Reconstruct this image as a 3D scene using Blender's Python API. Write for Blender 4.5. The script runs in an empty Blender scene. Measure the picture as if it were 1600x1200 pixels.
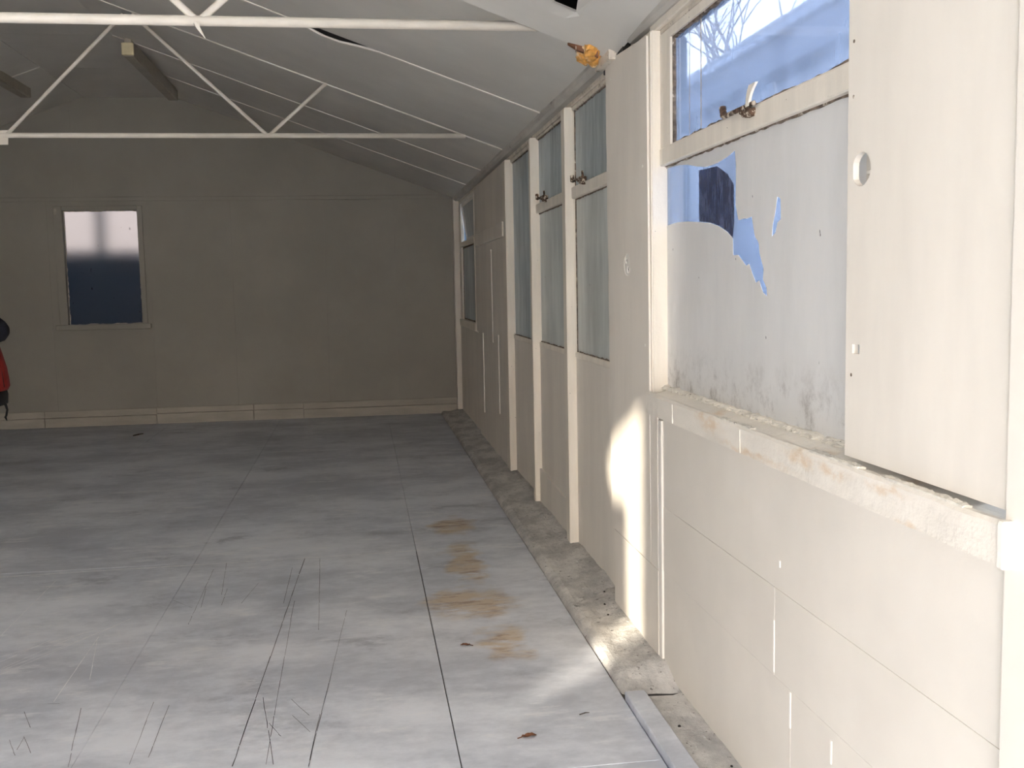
import bpy, bmesh, math, random
from mathutils import Vector, Matrix, noise
from mathutils.geometry import tessellate_polygon
random.seed(7)
scn = bpy.context.scene
COL = scn.collection

# ------------------------------------------------------------------ camera, sky, sun, exposure
cam_d = bpy.data.cameras.new('camera')
cam = bpy.data.objects.new('camera', cam_d); COL.objects.link(cam)
cam_d.sensor_width = 36.0; cam_d.lens = 36.0; cam_d.clip_start = 0.05; cam_d.clip_end = 300
MR = ((0.9891427, -0.1456388, -0.0196476), (-0.0334549, -0.0929710, -0.9951066), (0.1430995, 0.9849598, -0.0968339))
rx, dn, fw = Vector(MR[0]), Vector(MR[1]), Vector(MR[2])
cam.matrix_world = Matrix.Translation((0, 0, 1.5)) @ Matrix((rx, -dn, -fw)).transposed().to_4x4()
scn.camera = cam

SUN_H = Vector((0.686, 0.728)); SUN_T = 0.176            # horizontal travel of the light, tangent of its elevation
world = bpy.data.worlds.new('sky'); scn.world = world; world.use_nodes = True
wn = world.node_tree; bg = wn.nodes['Background']
tc = wn.nodes.new('ShaderNodeTexCoord'); sep = wn.nodes.new('ShaderNodeSeparateXYZ'); wn.links.new(tc.outputs['Generated'], sep.inputs[0])
grad = wn.nodes.new('ShaderNodeValToRGB'); wn.links.new(sep.outputs[2], grad.inputs[0])     # hazy winter sky: pale at the horizon, blue overhead
cr = grad.color_ramp; cr.elements[0].position = 0.0; cr.elements[0].color = (1.0, 0.95, 0.90, 1)
cr.elements[1].position = 1.0; cr.elements[1].color = (0.62, 0.78, 1.0, 1)
e = cr.elements.new(0.35); e.color = (0.90, 0.92, 0.96, 1)
wn.links.new(grad.outputs[0], bg.inputs[0]); bg.inputs[1].default_value = 5.0

sun_d = bpy.data.lights.new('sun', 'SUN'); sun_d.energy = 2.0; sun_d.angle = math.radians(1.0)
sun_d.color = (1.0, 0.90, 0.74)
sun = bpy.data.objects.new('sun', sun_d); COL.objects.link(sun)
sun.rotation_euler = Vector((SUN_H.x, SUN_H.y, -SUN_T)).to_track_quat('-Z', 'Y').to_euler()
sun.location = (-10, -12, 8)

port_d = bpy.data.lights.new('door_portal', 'AREA'); port_d.shape = 'RECTANGLE'; port_d.size = 3.25; port_d.size_y = 2.5
port_d.cycles.is_portal = True
port = bpy.data.objects.new('door_portal', port_d); COL.objects.link(port)
port.location = (-0.575, -2.25, 1.25); port.rotation_euler = (math.radians(90), 0, 0)

vs = scn.view_settings
vs.view_transform = 'Standard'; vs.look = 'None'; vs.gamma = 1.0; vs.use_curve_mapping = False
vs.exposure = 2.70
cy = scn.cycles
cy.use_denoising = True; cy.use_adaptive_sampling = True; cy.adaptive_threshold = 0.02; cy.max_bounces = 12; cy.diffuse_bounces = 6; cy.transparent_max_bounces = 16
cy.caustics_reflective = False; cy.caustics_refractive = False; cy.sample_clamp_indirect = 8.0

# ------------------------------------------------------------------ materials
class NT:
    def __init__(s, name):
        s.m = bpy.data.materials.new(name); s.m.use_nodes = True; s.t = s.m.node_tree
        for n in list(s.t.nodes): s.t.nodes.remove(n)
        s.out = s.n('ShaderNodeOutputMaterial'); s.pos = s.n('ShaderNodeNewGeometry').outputs['Position']
    def n(s, typ, **kw):
        x = s.t.nodes.new(typ)
        for k, v in kw.items(): setattr(x, k, v)
        return x
    def L(s, a, b): s.t.links.new(a, b)
    def set(s, sock, v):
        if isinstance(v, bpy.types.NodeSocket): s.L(v, sock)
        elif v is not None: sock.default_value = v
    def math(s, op, a, b=None, c=None, clamp=False):
        x = s.n('ShaderNodeMath', operation=op); x.use_clamp = clamp
        s.set(x.inputs[0], a); s.set(x.inputs[1], b)
        if c is not None: s.set(x.inputs[2], c)
        return x.outputs[0]
    def vm(s, op, a, b=None, out=0):
        x = s.n('ShaderNodeVectorMath', operation=op); s.set(x.inputs[0], a)
        if b is not None: s.set(x.inputs[1], b)
        return x.outputs[out]
    def noise(s, scale, stretch=(1, 1, 1), detail=4, rough=0.6, off=0.0, vec=None):
        v = s.vm('MULTIPLY', vec or s.pos, stretch)
        if off: v = s.vm('ADD', v, (off, off * 1.7, off * 0.6))
        x = s.n('ShaderNodeTexNoise'); s.L(v, x.inputs['Vector'])
        x.inputs['Scale'].default_value = scale; x.inputs['Detail'].default_value = detail; x.inputs['Roughness'].default_value = rough
        return x.outputs['Fac']
    def ramp(s, f, a, b, lo=0.0, hi=1.0):
        x = s.n('ShaderNodeMapRange', interpolation_type='SMOOTHSTEP'); s.set(x.inputs['Value'], f)
        x.inputs['From Min'].default_value = a; x.inputs['From Max'].default_value = b
        x.inputs['To Min'].default_value = lo; x.inputs['To Max'].default_value = hi
        return x.outputs['Result']
    def mix(s, f, a, b):
        x = s.n('ShaderNodeMix', data_type='RGBA'); s.set(x.inputs[0], f)
        for k, v in ((6, a), (7, b)):
            s.set(x.inputs[k], (*v, 1) if isinstance(v, tuple) and len(v) == 3 else v)
        return x.outputs[2]
    def bsdf(s, col, rough=0.6, bump=None, bstr=0.2, bdist=0.01, spec=0.3, metal=0.0):
        b = s.n('ShaderNodeBsdfPrincipled')
        s.set(b.inputs['Base Color'], (*col, 1) if isinstance(col, tuple) and len(col) == 3 else col)
        s.set(b.inputs['Roughness'], rough); b.inputs['Specular IOR Level'].default_value = spec; b.inputs['Metallic'].default_value = metal
        if bump is not None:
            bp = s.n('ShaderNodeBump'); bp.inputs['Strength'].default_value = bstr; bp.inputs['Distance'].default_value = bdist
            s.L(bump, bp.inputs['Height']); s.L(bp.outputs[0], b.inputs['Normal'])
        return b.outputs[0]
    def mixsh(s, f, a, b):
        x = s.n('ShaderNodeMixShader'); s.set(x.inputs[0], f); s.L(a, x.inputs[1]); s.L(b, x.inputs[2]); return x.outputs[0]
    def done(s, sh): s.L(sh, s.out.inputs[0]); return s.m

def paint(name, c, var=0.06, scale=3.0, stretch=(1, 1, 1), rough=0.55, bstr=0.12, bscale=25, speck=0.0, dirt=None, dirt_lo=0.62, dirt_hi=0.8, dscale=6, dstretch=(1, 1, 1), spec=0.3):
    t = NT(name)
    n1 = t.noise(scale, stretch)
    dark = tuple(x * (1 - 2 * var) for x in c); lite = tuple(min(1, x * (1 + var)) for x in c)
    col = t.mix(t.ramp(n1, 0.3, 0.7), dark, lite)
    if dirt:
        d = t.ramp(t.noise(dscale, dstretch, 5, 0.65, 3.1), dirt_lo, dirt_hi)
        col = t.mix(d, col, dirt)
    if speck:
        d = t.ramp(t.noise(60, (1, 1, 1), 2, 0.5, 9.0), 0.80 - speck, 0.83 - speck)
        col = t.mix(d, col, (0.06, 0.045, 0.035))
    b = t.noise(bscale, (1, 1, 1), 4, 0.6, 5.0)
    return t.done(t.bsdf(col, rough, b, bstr, 0.008, spec))

M = {}
CREAM = (0.765, 0.715, 0.64)
M['wall'] = paint('cream_wall_paint', CREAM, 0.03, 1.6, (1, 1, 1), 0.6, 0.10, 18)
M['board'] = paint('cream_board_paint', (0.79, 0.735, 0.655), 0.03, 2.2, (1, 2, 0.5), 0.5, 0.08, 30)
M['timber'] = paint('cream_timber_paint', (0.83, 0.765, 0.665), 0.04, 4, (3, 3, 0.4), 0.45, 0.15, 30, speck=0.05)
M['peel'] = paint('flaking_cream_paint', (0.74, 0.67, 0.57), 0.10, 9, (1, 1, 1), 0.6, 0.4, 40, speck=0.11, dirt=(0.30, 0.22, 0.15), dirt_lo=0.60, dirt_hi=0.72, dscale=14, dstretch=(1, 0.6, 1.6))
M['grime'] = paint('grimy_moulding_paint', (0.56, 0.53, 0.48), 0.08, 5, (1, 0.4, 1), 0.6, 0.2, 30, dirt=(0.28, 0.24, 0.20), dirt_lo=0.60, dirt_hi=0.75, dscale=9, dstretch=(1, 0.4, 1))
M['brown'] = paint('dark_low_bounce_brown', (0.20, 0.15, 0.10), 0.06, 2)  # colour of the unseen left wall, kept dark to cut bounced light
M['ceil'] = paint('ceiling_paint', (0.70, 0.675, 0.625), 0.04, 1.2, (1, 1, 1), 0.6, 0.06, 20)
M['strip'] = paint('cover_strip_paint', (0.84, 0.80, 0.73), 0.03, 4, (1, 1, 1), 0.5, 0.1, 30)
M['back'] = paint('shaded_end_wall_paint', (0.36, 0.34, 0.295), 0.04, 1.1, (1, 1, 1), 0.6, 0.08, 20)  # cream paint with the far end's shade put into the colour
M['skirt'] = paint('skirting_paint', (0.47, 0.435, 0.375), 0.06, 5, (0.5, 1, 2), 0.6, 0.2, 30, dirt=(0.33, 0.28, 0.21), dirt_lo=0.63, dirt_hi=0.76, dscale=5)
def sill_mat():
    t = NT('stained_sill_paint')
    col = t.mix(t.ramp(t.noise(6, (1, 0.6, 2)), 0.3, 0.7), (0.75, 0.70, 0.62), (0.83, 0.775, 0.69))
    wob = t.n('ShaderNodeTexNoise'); t.L(t.pos, wob.inputs['Vector']); wob.inputs['Scale'].default_value = 14; wob.inputs['Detail'].default_value = 5
    pw = t.vm('ADD', t.pos, t.vm('MULTIPLY', t.vm('SUBTRACT', wob.outputs['Color'], (0.5, 0.5, 0.5)), (0, 0.12, 0.06)))
    st = None
    for y, z, a, b in SILL_STAINS:
        d = t.vm('LENGTH', t.vm('MULTIPLY', t.vm('SUBTRACT', pw, (0, y, z)), (0, 1 / a, 1 / b)), out='Value')
        st = d if st is None else t.math('MINIMUM', st, d)
    col = t.mix(t.math('MULTIPLY', t.math('MULTIPLY', t.ramp(st, 0.0, 1.25, 1, 0), t.ramp(t.noise(22, (1, 1, 2), 5, 0.7, 4.0), 0.3, 0.6)), 0.62), col, (0.66, 0.47, 0.28))
    return t.done(t.bsdf(col, 0.5, t.noise(40, (1, 1, 1), 4, 0.6, 5.0), 0.3, 0.008))
SILL_STAINS = [(3.15, 1.068, 0.07, 0.02), (3.05, 1.045, 0.12, 0.03), (2.70, 1.010, 0.30, 0.014), (2.40, 1.055, 0.12, 0.022), (2.22, 1.052, 0.10, 0.018), (1.97, 1.062, 0.10, 0.014), (1.90, 1.00, 0.06, 0.012)]
M['sill'] = sill_mat()
M['bead'] = paint('lumpy_putty', (0.74, 0.70, 0.62), 0.10, 20, (1, 1, 1), 0.6, 0.6, 60, speck=0.10)
M['gap'] = paint('dark_putty_line', (0.22, 0.17, 0.13), 0.3, 30, (1, 1, 1), 0.9, 0.5, 60, dirt=(0.62, 0.55, 0.46), dirt_lo=0.56, dirt_hi=0.64, dscale=26)
M['drip'] = paint('tan_drip_stain', (0.46, 0.36, 0.25), 0.2, 20)
M['rust'] = paint('rusted_iron', (0.10, 0.06, 0.04), 0.4, 50, (1, 1, 1), 0.9, 0.6, 80, dirt=(0.60, 0.52, 0.42), dirt_lo=0.52, dirt_hi=0.58, dscale=50)
M['rustred'] = paint('rust_red_edge', (0.22, 0.085, 0.04), 0.3, 30, (1, 1, 1), 0.9, 0.4, 60)
M['ivory'] = paint('ivory_enamel', (0.86, 0.81, 0.71), 0.03, 20, (1, 1, 1), 0.35, 0.1, 40)
M['truss'] = paint('white_truss_paint', (0.86, 0.80, 0.71), 0.03, 8, (1, 1, 1), 0.4, 0.1, 40)
M['fitting'] = paint('aged_fitting_enamel', (0.42, 0.38, 0.31), 0.05, 8, (1, 1, 1), 0.45, 0.05, 40)
M['endcap'] = paint('yellowed_plastic', (0.80, 0.70, 0.46), 0.05, 12, (1, 1, 1), 0.4, 0.05, 40)
M['foam'] = paint('orange_foam', (0.80, 0.40, 0.10), 0.22, 22, (1, 1, 1), 0.7, 0.6, 60, dirt=(0.90, 0.72, 0.48), dirt_lo=0.52, dirt_hi=0.68, dscale=22)
M['rawwood'] = paint('brown_raw_timber', (0.22, 0.10, 0.055), 0.2, 12, (0.6, 3, 3), 0.8, 0.3, 40)
M['dark'] = paint('dark_board_and_shade', (0.03, 0.027, 0.024), 0.1, 8)  # near-black; stands in for shade in gaps and holes, also used on boards
M['sub'] = paint('dark_subfloor', (0.05, 0.045, 0.04), 0.2, 8)
M['leaf'] = paint('dead_leaf', (0.20, 0.085, 0.045), 0.3, 60, (1, 1, 1), 0.7, 0.5, 90)
M['twig'] = paint('dark_twig', (0.07, 0.055, 0.045), 0.2, 40)
M['navy'] = paint('navy_cloth', (0.010, 0.011, 0.018), 0.2, 20, (1, 1, 1), 0.8, 0.4, 60)
M['red'] = paint('red_nylon', (0.24, 0.018, 0.015), 0.12, 12, (1, 1, 1), 0.6, 0.4, 40)
M['black'] = paint('black_webbing', (0.012, 0.012, 0.014), 0.2, 30, (1, 1, 1), 0.7, 0.3, 80)
M['wood'] = paint('varnished_wood', (0.16, 0.09, 0.045), 0.15, 8, (4, 4, 0.5), 0.4, 0.2, 30)
M['ground'] = paint('yard_concrete', (0.42, 0.39, 0.35), 0.1, 0.8, (1, 1, 1), 0.9, 0.2, 8)
M['nwall'] = paint('sky_tinted_neighbour_render', (0.42, 0.47, 0.56), 0.05, 1.5, (1, 1, 1), 0.8, 0.1, 10)  # white wall, with blue sky light in shade put into its colour
M['nroof'] = paint('slate_grey_roof_sheet', (0.20, 0.215, 0.245), 0.12, 2.5, (1, 1, 1), 0.7, 0.2, 12)
M['nband'] = paint('slate_blue_fascia', (0.13, 0.15, 0.195), 0.06, 2, (1, 1, 1), 0.7, 0.1, 10)
M['ndark'] = paint('dark_door_paint', (0.09, 0.09, 0.12), 0.1, 4)
M['pier'] = paint('blue_grey_render', (0.20, 0.25, 0.29), 0.06, 2, (1, 1, 1), 0.8, 0.1, 10)
M['whitepost'] = paint('white_gloss_post', (0.80, 0.82, 0.84), 0.03, 4)
M['fence'] = paint('shade_blue_fence', (0.06, 0.10, 0.165), 0.2, 5, (4, 4, 0.5), 0.8, 0.2, 20)  # navy tone of the shade is put into the fence colour
M['bark'] = paint('grey_bark', (0.11, 0.085, 0.075), 0.2, 10, (1, 1, 1), 0.9, 0.4, 20)
M['redroof'] = paint('red_roof_tiles', (0.52, 0.17, 0.09), 0.15, 3, (1, 1, 1), 0.8, 0.3, 8)
M['brickish'] = paint('buff_house_wall', (0.55, 0.46, 0.38), 0.08, 1, (1, 1, 1), 0.9, 0.2, 6)
M['windark'] = paint('dark_window_glass', (0.04, 0.05, 0.06), 0.1, 2, (1, 1, 1), 0.1, 0.0, 6)

# painted plywood floor: scuffed grey paint, cuts, scratches and rusty water stains
DARK = [(-0.359,5.703,-0.452,3.205),(-0.835,5.584,-0.821,4.665),(-0.823,5.224,-0.801,4.905),(-0.716,5.201,-0.709,4.925),(-0.569,5.271,-0.618,4.936),(-0.415,5.530,-0.416,4.893),(-1.055,3.777,-0.971,3.298),(-0.802,3.785,-0.780,3.280),(-0.741,3.744,-0.729,3.320),(-0.367,4.924,-0.348,3.198),(-0.407,3.750,-0.324,3.194),(-0.302,3.711,-0.230,3.555),(-0.289,3.566,-0.219,3.415),(-0.366,3.516,-0.316,3.399),(-1.252,3.786,-1.185,3.637),(-1.226,3.548,-1.168,3.417),(-1.186,3.565,-1.122,3.427),(-1.183,3.555,-1.176,3.460),(-0.193,3.558,-0.213,3.155),(-0.114,4.731,-0.213,3.160),(-0.274,5.684,-0.233,4.466),(-1.187,3.843,-1.144,3.834),(-0.731,5.095,-0.782,5.702),(-0.956,5.059,-0.843,4.914)]
WHITE = [(-1.953,5.677,-0.293,5.716),(-0.293,5.716,0.895,5.767),(-1.021,8.826,-0.396,8.854),(-0.780,4.192,-0.497,4.201),(-1.463,4.181,-1.097,4.804),(-1.485,4.248,-1.248,4.674),(-1.622,4.666,-1.632,5.559),(-1.533,4.395,-1.212,4.684),(-1.317,5.702,-1.188,5.674),(-1.350,4.496,-0.570,4.410),(-1.171,3.857,-1.186,4.577),(-1.513,4.332,-1.382,4.575),(-1.462,4.250,-1.125,4.737),(-1.095,4.061,-1.181,4.534)]
def floor_mat():
    t = NT('scuffed_grey_floor_paint')
    p = t.vm('MULTIPLY', t.pos, (1, 1, 0))
    wob = t.n('ShaderNodeTexNoise'); t.L(p, wob.inputs['Vector']); wob.inputs['Scale'].default_value = 5; wob.inputs['Detail'].default_value = 5
    pw = t.vm('ADD', p, t.vm('MULTIPLY', t.vm('SUBTRACT', wob.outputs['Color'], (0.5, 0.5, 0.5)), (0.35, 0.35, 0)))
    big = t.noise(1.1, (0.7, 1, 1), 5, 0.62)
    strk = t.noise(2.4, (0.9, 1.35, 1), 8, 0.68, 4.0)
    fine = t.noise(13, (0.8, 1.3, 1), 6, 0.72, 7.0)
    m1 = t.math('ADD', t.math('MULTIPLY', big, 0.45), t.math('ADD', t.math('MULTIPLY', strk, 0.37), t.math('MULTIPLY', fine, 0.18)))
    col = t.mix(t.ramp(m1, 0.40, 0.60), (0.44, 0.465, 0.52), (0.70, 0.725, 0.775))
    col = t.mix(t.math('MULTIPLY', t.ramp(strk, 0.30, 0.42, 1, 0), 0.75), col, (0.34, 0.36, 0.41))
    col = t.mix(t.math('MULTIPLY', t.ramp(t.noise(3.4, (0.7, 2.0, 1), 6, 0.7, 12.0), 0.56, 0.68), 0.6), col, (0.77, 0.78, 0.80))
    st = None
    for x, y, a, b in ((0.47, 4.72, 0.24, 0.24), (0.56, 4.18, 0.12, 0.22), (0.52, 5.45, 0.11, 0.45), (0.52, 6.30, 0.15, 0.25), (0.40, 4.85, 0.17, 0.13)):
        d = t.vm('LENGTH', t.vm('MULTIPLY', t.vm('SUBTRACT', pw, (x, y, 0)), (1 / a, 1 / b, 0)), out='Value')
        st = d if st is None else t.math('MINIMUM', st, d)
    sm = t.math('MULTIPLY', t.ramp(st, 0.5, 1.15, 1, 0), t.ramp(t.noise(8, (0.5, 1.6, 1), 6, 0.75, 2.0), 0.32, 0.54))
    scol = t.mix(t.ramp(t.noise(11, (0.5, 1.5, 1), 4, 0.7, 6.0), 0.45, 0.66), (0.54, 0.42, 0.27), (0.25, 0.14, 0.065))
    col = t.mix(t.math('MULTIPLY', sm, 0.78), col, scol)
    bmp = t.math('ADD', t.math('MULTIPLY', fine, 0.6), strk)
    rough = t.ramp(m1, 0.35, 0.65, 0.42, 0.62)
    return t.done(t.bsdf(col, rough, bmp, 0.12, 0.01, 0.4))
M['floor'] = floor_mat()

def concrete_mat():
    t = NT('rough_concrete_kerb')
    a = t.noise(6, (1, 0.6, 1), 7, 0.7); b = t.noise(38, (1, 1, 1), 5, 0.7, 2.0)
    col = t.mix(t.ramp(a, 0.36, 0.64), (0.42, 0.41, 0.395), (0.66, 0.64, 0.605))
    col = t.mix(t.ramp(b, 0.60, 0.70), col, (0.12, 0.11, 0.10))
    return t.done(t.bsdf(col, 0.85, t.math('ADD', a, b), 0.5, 0.02, 0.2))
M['concrete'] = concrete_mat()

def glass_mat(name, dirt, tint, dirtcol, dscale=3.0, lo=0.3, hi=0.7, base=0.12):
    """thin window glass: clear, with a film of dust and drips on it"""
    t = NT(name)
    tr = t.n('ShaderNodeBsdfTransparent'); tr.inputs[0].default_value = (*tint, 1)
    gl = t.n('ShaderNodeBsdfGlossy'); gl.inputs['Roughness'].default_value = 0.05
    fr = t.n('ShaderNodeFresnel'); fr.inputs[0].default_value = 1.45
    s = t.mixsh(t.math('MULTIPLY', fr.outputs[0], 0.8), tr.outputs[0], gl.outputs[0])
    df = t.n('ShaderNodeBsdfDiffuse'); df.inputs[0].default_value = (*dirtcol, 1)
    tl = t.n('ShaderNodeBsdfTranslucent'); tl.inputs[0].default_value = (*dirtcol, 1)
    ds = t.mixsh(0.6, df.outputs[0], tl.outputs[0])
    n = t.ramp(t.noise(dscale, (1, 2.2, 0.5), 6, 0.7), lo, hi, base, base + dirt)
    return t.done(t.mixsh(n, s, ds))
M['clear'] = glass_mat('dusty_clear_glass', 0.14, (0.42, 0.455, 0.52), (0.46, 0.51, 0.60), 4, 0.35, 0.75, 0.14)

def wash_mat(name, c1, c2, trans, stretch=(1, 3.0, 0.5), scale=3, dirtz=None):
    """whitewash brushed on glass: light passes, nothing can be seen through"""
    t = NT(name)
    n = t.noise(scale, stretch, 7, 0.68)
    n2 = t.noise(scale * 0.5, (1, 1, 1), 3, 0.5, 8.0)
    col = t.mix(t.ramp(t.math('ADD', t.math('MULTIPLY', n, 0.7), t.math('MULTIPLY', n2, 0.3)), 0.36, 0.64), c1, c2)
    if dirtz is not None:
        sz = t.n('ShaderNodeSeparateXYZ'); t.L(t.pos, sz.inputs[0])
        low = t.math('MULTIPLY', t.ramp(sz.outputs[2], dirtz, dirtz + 0.22, 1, 0), t.ramp(t.noise(9, (1, 1, 0.8), 8, 0.8, 5.0), 0.46, 0.74))
        col = t.mix(t.math('MULTIPLY', low, 0.9), col, (0.27, 0.23, 0.19))
    sp = t.ramp(t.noise(34, (1, 1, 0.5), 2, 0.5, 15.0), 0.755, 0.775)
    col = t.mix(sp, col, (0.07, 0.06, 0.05))
    tl = t.n('ShaderNodeBsdfTranslucent'); t.L(col, tl.inputs[0])
    return t.done(t.mixsh(trans, t.bsdf(col, 0.32, None, spec=0.45), tl.outputs[0]))
M['film'] = wash_mat('white_film_on_glass', (0.80, 0.785, 0.755), (0.88, 0.86, 0.825), 0.18, (1, 1.6, 0.5), 2.0, 1.09)
M['washblue'] = wash_mat('blue_grey_whitewash', (0.30, 0.345, 0.35), (0.56, 0.605, 0.60), 0.10)
M['washgreen'] = wash_mat('green_grey_whitewash', (0.46, 0.475, 0.445), (0.64, 0.655, 0.62), 0.10)
M['washscrape'] = wash_mat('scraped_film_residue', (0.16, 0.17, 0.22), (0.50, 0.53, 0.60), 0.45, (1, 12, 0.5), 12)

def frost_mat():
    t = NT('frosted_end_window_glass')
    r = t.n('ShaderNodeBsdfRefraction'); r.inputs['Color'].default_value = (0.175, 0.166, 0.166, 1)
    r.inputs['Roughness'].default_value = 0.65; r.inputs['IOR'].default_value = 1.15
    df = t.n('ShaderNodeBsdfDiffuse'); df.inputs[0].default_value = (0.18, 0.27, 0.44, 1)
    sp = t.ramp(t.noise(30, (1, 1, 0.22), 2, 0.5, 3.0), 0.70, 0.73)
    df2 = t.n('ShaderNodeBsdfDiffuse'); df2.inputs[0].default_value = (0.05, 0.04, 0.035, 1)
    return t.done(t.mixsh(sp, t.mixsh(0.16, r.outputs[0], df.outputs[0]), df2.outputs[0]))
M['frost'] = frost_mat()

# ------------------------------------------------------------------ mesh helpers
ORG = {}
def root(name, loc, label, cat, kind=None, group=None):
    o = bpy.data.objects.new(name, None); COL.objects.link(o); o.location = loc; o.empty_display_size = 0.1
    ORG[o.name] = Vector(loc); o['label'] = label; o['category'] = cat
    if kind: o['kind'] = kind
    if group: o['group'] = group
    return o
def tag(o, label, cat, kind=None, group=None):
    o['label'] = label; o['category'] = cat
    if kind: o['kind'] = kind
    if group: o['group'] = group
    return o
def mk(name, vf, mat, parent=None, smooth=False):
    """world-space verts/faces -> one mesh object with its origin at the foot of the piece"""
    vs_, fs = vf
    xs = [v[0] for v in vs_]; ys = [v[1] for v in vs_]; zs = [v[2] for v in vs_]
    o0 = Vector(((min(xs) + max(xs)) / 2, (min(ys) + max(ys)) / 2, min(zs)))
    me = bpy.data.meshes.new(name); me.from_pydata([tuple(Vector(v) - o0) for v in vs_], [], fs)
    bm = bmesh.new(); bm.from_mesh(me); bmesh.ops.recalc_face_normals(bm, faces=bm.faces); bm.to_mesh(me); bm.free()
    if smooth:
        for p in me.polygons: p.use_smooth = True
    me.materials.append(M[mat] if isinstance(mat, str) else mat)
    o = bpy.data.objects.new(name, me); COL.objects.link(o)
    if parent:
        o.parent = parent; o.location = o0 - ORG[parent.name]
    else: o.location = o0
    ORG[o.name] = o0
    return o
def bm2vf(bm):
    bm.verts.index_update()
    r = [tuple(v.co) for v in bm.verts], [[v.index for v in f.verts] for f in bm.faces]
    bm.free(); return r
def box(x0, x1, y0, y1, z0, z1, bev=0.003, seg=1):
    bm = bmesh.new(); bmesh.ops.create_cube(bm, size=1)
    for v in bm.verts: v.co = ((x0 + x1) / 2 + v.co.x * (x1 - x0), (y0 + y1) / 2 + v.co.y * (y1 - y0), (z0 + z1) / 2 + v.co.z * (z1 - z0))
    b = min(bev, 0.3 * min(abs(x1 - x0), abs(y1 - y0), abs(z1 - z0)))
    if b > 0: bmesh.ops.bevel(bm, geom=list(bm.edges), offset=b, segments=seg, affect='EDGES')
    return bm2vf(bm)
def join(*vfs):
    V, F = [], []
    for v, f in vfs:
        k = len(V); V += list(v); F += [[i + k for i in q] for q in f]
    return V, F
def plate(axis, outline, lo, hi, holes=()):
    """a flat board with an outline (and holes) given in the two other axes"""
    loops = [list(outline)] + [list(h) for h in holes]
    def P(p, t):
        return {'x': (t, p[0], p[1]), 'y': (p[0], t, p[1]), 'z': (p[0], p[1], t)}[axis]
    tris = tessellate_polygon([[Vector((a, b, 0)) for a, b in L] for L in loops])
    flat = [p for L in loops for p in L]; n = len(flat)
    V = [P(p, lo) for p in flat] + [P(p, hi) for p in flat]
    F = [list(q) for q in tris] + [[i + n for i in reversed(q)] for q in tris]
    k = 0
    for L in loops:
        m = len(L)
        for i in range(m):
            a, b = k + i, k + (i + 1) % m
            F.append([a, b, b + n, a + n])
        k += m
    return V, F
def rect(a0, a1, b0, b1): return [(a0, b0), (a1, b0), (a1, b1), (a0, b1)]
def wobble(pts, amp, step, seed=0, which=None):
    rnd = random.Random(seed); out = []
    for i in range(len(pts)):
        p, q = Vector(pts[i]), Vector(pts[(i + 1) % len(pts)]); d = q - p
        n = max(1, int(d.length / step)); out.append(tuple(p))
        if which is not None and i not in which: continue
        nrm = Vector((-d.y, d.x)).normalized()
        for k in range(1, n): out.append(tuple(p + d * (k / n) + nrm * rnd.uniform(-amp, amp)))
    return out
def circle(cx, cy, ra, rb, n=20, jit=0, seed=1):
    r = random.Random(seed)
    return [(cx + ra * math.cos(2 * math.pi * i / n) * (1 + r.uniform(-jit, jit)), cy + rb * math.sin(2 * math.pi * i / n) * (1 + r.uniform(-jit, jit))) for i in range(n)]
def tube(pts, rad, n=8, cap=True):
    pts = [Vector(p) for p in pts]; rs = rad if isinstance(rad, (list, tuple)) else [rad] * len(pts)
    V, F = [], []; up = None
    for i, p in enumerate(pts):
        d = (pts[min(i + 1, len(pts) - 1)] - pts[max(i - 1, 0)]).normalized()
        if up is None: up = d.orthogonal().normalized()
        up = (up - d * up.dot(d)).normalized(); sd = d.cross(up)
        for k in range(n):
            a = 2 * math.pi * k / n; V.append(tuple(p + (up * math.cos(a) + sd * math.sin(a)) * rs[i]))
    for i in range(len(pts) - 1):
        for k in range(n): F.append([i * n + k, i * n + (k + 1) % n, (i + 1) * n + (k + 1) % n, (i + 1) * n + k])
    if cap: F.append(list(range(n))[::-1]); F.append([(len(pts) - 1) * n + k for k in range(n)])
    return V, F
def loft(rings, cap=True):
    n = len(rings[0]); V = [tuple(p) for r in rings for p in r]; F = []
    for i in range(len(rings) - 1):
        for k in range(n): F.append([i * n + k, i * n + (k + 1) % n, (i + 1) * n + (k + 1) % n, (i + 1) * n + k])
    if cap: F.append(list(range(n))[::-1]); F.append([(len(rings) - 1) * n + k for k in range(n)])
    return V, F
def grid(fn, us, vs_, thick=None, skip=()):
    """sheet from a function (u, v) -> point; with thick, a closed slab (offset downwards = thick vector)"""
    nu, nv = len(us), len(vs_); V = [tuple(fn(u, v)) for u in us for v in vs_]
    F = [[i * nv + j, (i + 1) * nv + j, (i + 1) * nv + j + 1, i * nv + j + 1] for i in range(nu - 1) for j in range(nv - 1) if (i, j) not in skip]
    if thick:
        n = len(V); t = Vector(thick); V += [tuple(Vector(p) + t) for p in V]
        F += [[k + n for k in reversed(f)] for f in F]
        ring = [i * nv for i in range(nu)] + [(nu - 1) * nv + j for j in range(1, nv)] + [i * nv + nv - 1 for i in range(nu - 2, -1, -1)] + [j for j in range(nv - 2, 0, -1)]
        for a, b in zip(ring, ring[1:] + ring[:1]): F.append([a, b, b + n, a + n])
    return V, F
def lin(a, b, n): return [a + (b - a) * i / (n - 1) for i in range(n)]
def nz(x, y, z, s): return noise.noise(Vector((x * s, y * s, z * s)))

# ------------------------------------------------------------------ dimensions of the hall
XW = 1.115           # face of the linings on the right wall
XI = 1.165           # infill sheets and window frames behind the posts
YB = 12.05; YF = -2.2; XL = -6.03
RIDGE = -2.46
def ceil_z(x):
    d = abs(x - RIDGE)
    return min(3.64, 2.52 + 0.365 * (3.55 - d))

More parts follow.
